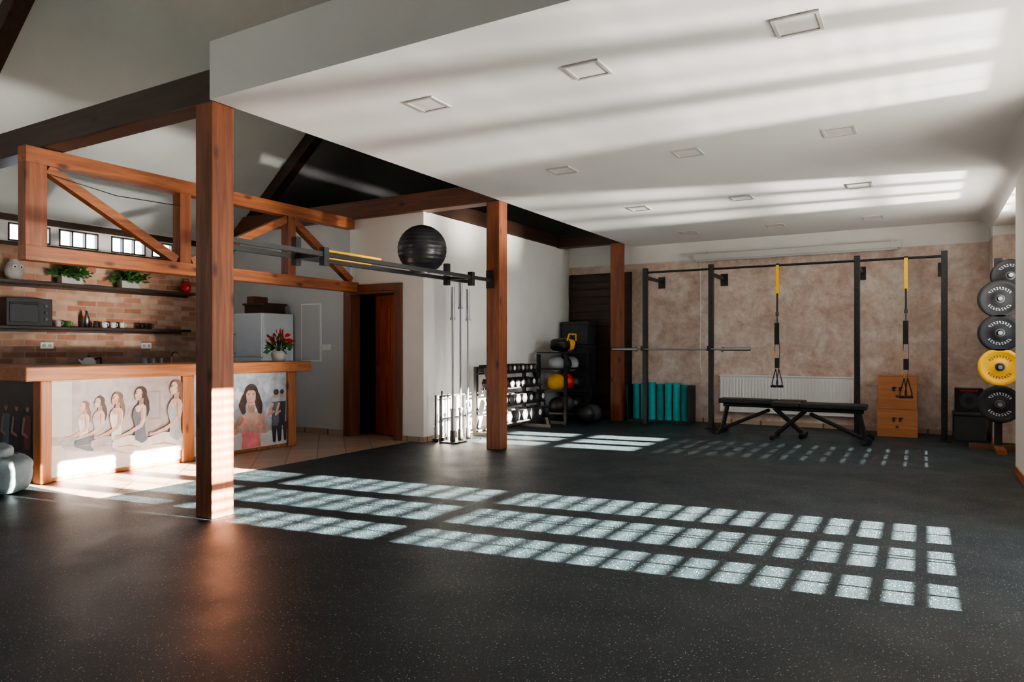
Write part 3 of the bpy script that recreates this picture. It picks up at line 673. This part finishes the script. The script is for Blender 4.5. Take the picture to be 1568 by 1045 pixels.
b=MB(); b.box(.38,.70,11.3,11.6,.381,.70,M_black); b.cyl((.54,11.299,.54),(.54,11.285,.54),.11,M_dark,n=28); b.cyl((.54,11.285,.54),(.54,11.282,.54),.05,M_blk_gloss,n=20)
b.box(.44,.64,11.296,11.299,.665,.68,M_red); b.build("speaker",.015)
# plate tree
def plate(x,y,z,m,lm,r=.225):
    b=MB(); M=Matrix.Translation((x,y,z))@Matrix.Rotation(math.radians(90),4,'X')
    b.lathe((0,0,0),[(.026,-.025),(.026,.025),(.07,.028),(.085,.016),(.165,.016),(.18,.032),(r-.008,.032),(r,.024),(r,-.024),(r-.008,-.03),(.026,-.025)],m,40,M=M)
    b.lathe((0,0,0),[(.026,.0262),(.026,.030),(.05,.031),(.052,.0285)],M_dsteel,24,M=M)
    for base in (90,270):
        for k in range(-4,5):
            a=math.radians(base+k*13); Ml=M@Matrix.Rotation(a,4,'Z')
            b.box(.112,.142,-.010,-.005,.016,.0175,lm,Ml); b.box(.136,.142,-.010,.007,.016,.0175,lm,Ml)
            if k%2: b.box(.112,.117,-.010,.007,.016,.0175,lm,Ml)
            else: b.box(.124,.129,-.008,.005,.016,.0175,lm,Ml)
    b.build("weight_plate")
px=.80; py=10.33
b=MB(); b.box(px-.04,px+.04,py+.1,py+.18,.06,2.35,M_black); b.box(px-.3,px+.3,py+.08,py+.2,0,.06,woodX); b.box(px-.05,px+.05,py-.35,py+.5,.0,.05,woodY)
for z in (.57,1.02,1.43,1.84): b.cyl((px,py+.1,z),(px,py-.14,z),.024,M_steel)
b.cyl((px+.11,py+.14,2.12),(px+.11,py-.10,2.12),.024,M_steel); b.beam((px,py+.14,2.12),(px+.14,py+.14,2.12),.05,.05,M_black)
b.build("weight_plate_tree",.003)
for z,m,l in ((.57,M_blk_rub,M_letter),(1.02,M_yellow,M_black),(1.43,M_blk_rub,M_letter),(1.84,M_blk_rub,M_letter)):
    plate(px,py-.05,z,m,l)
plate(px+.11,py+.035,2.12,M_blk_rub,M_letter,.2)

# ------------------------------------------------------------------ light
D=Vector((-1,-.14,-.31)).normalized()
sun=bpy.data.lights.new("sun",'SUN'); sun.energy=270; sun.angle=math.radians(.5); sun.color=(1,.91,.78)
so=bpy.data.objects.new("sun",sun); so.rotation_euler=D.to_track_quat('-Z','Y').to_euler(); so.location=(12,2,8); scene.collection.objects.link(so)
# added spots imitating sunlight thrown up off the ground outside each tall window
for loc,tgt,pw in (((7.0,5.85,.1),(1.15,5.0,1.6),15000),((7.0,10.2,.1),(1.15,9.35,1.8),14000)):
    l=bpy.data.lights.new("glint_fill_spot",'SPOT'); l.energy=pw; l.color=(1,.94,.87); l.spot_size=math.radians(40); l.spot_blend=.3; l.shadow_soft_size=.26
    o=bpy.data.objects.new("glint_fill_spot",l); o.location=loc; o.rotation_euler=(Vector(tgt)-Vector(loc)).to_track_quat('-Z','Y').to_euler(); scene.collection.objects.link(o)
w=bpy.data.worlds.new("world"); scene.world=w; w.use_nodes=True
bg=w.node_tree.nodes["Background"]; bg.inputs[0].default_value=(.70,.86,1,1); bg.inputs[1].default_value=12
# ------------------------------------------------------------------ camera
cam=bpy.data.cameras.new("camera"); cam.sensor_width=36; cam.lens=24.75; cam.shift_y=10.5/1568; cam.clip_start=.05
co=bpy.data.objects.new("camera",cam); co.location=(0,0,H); co.rotation_euler=(math.radians(90),0,math.radians(30.26)); scene.collection.objects.link(co)
scene.camera=co
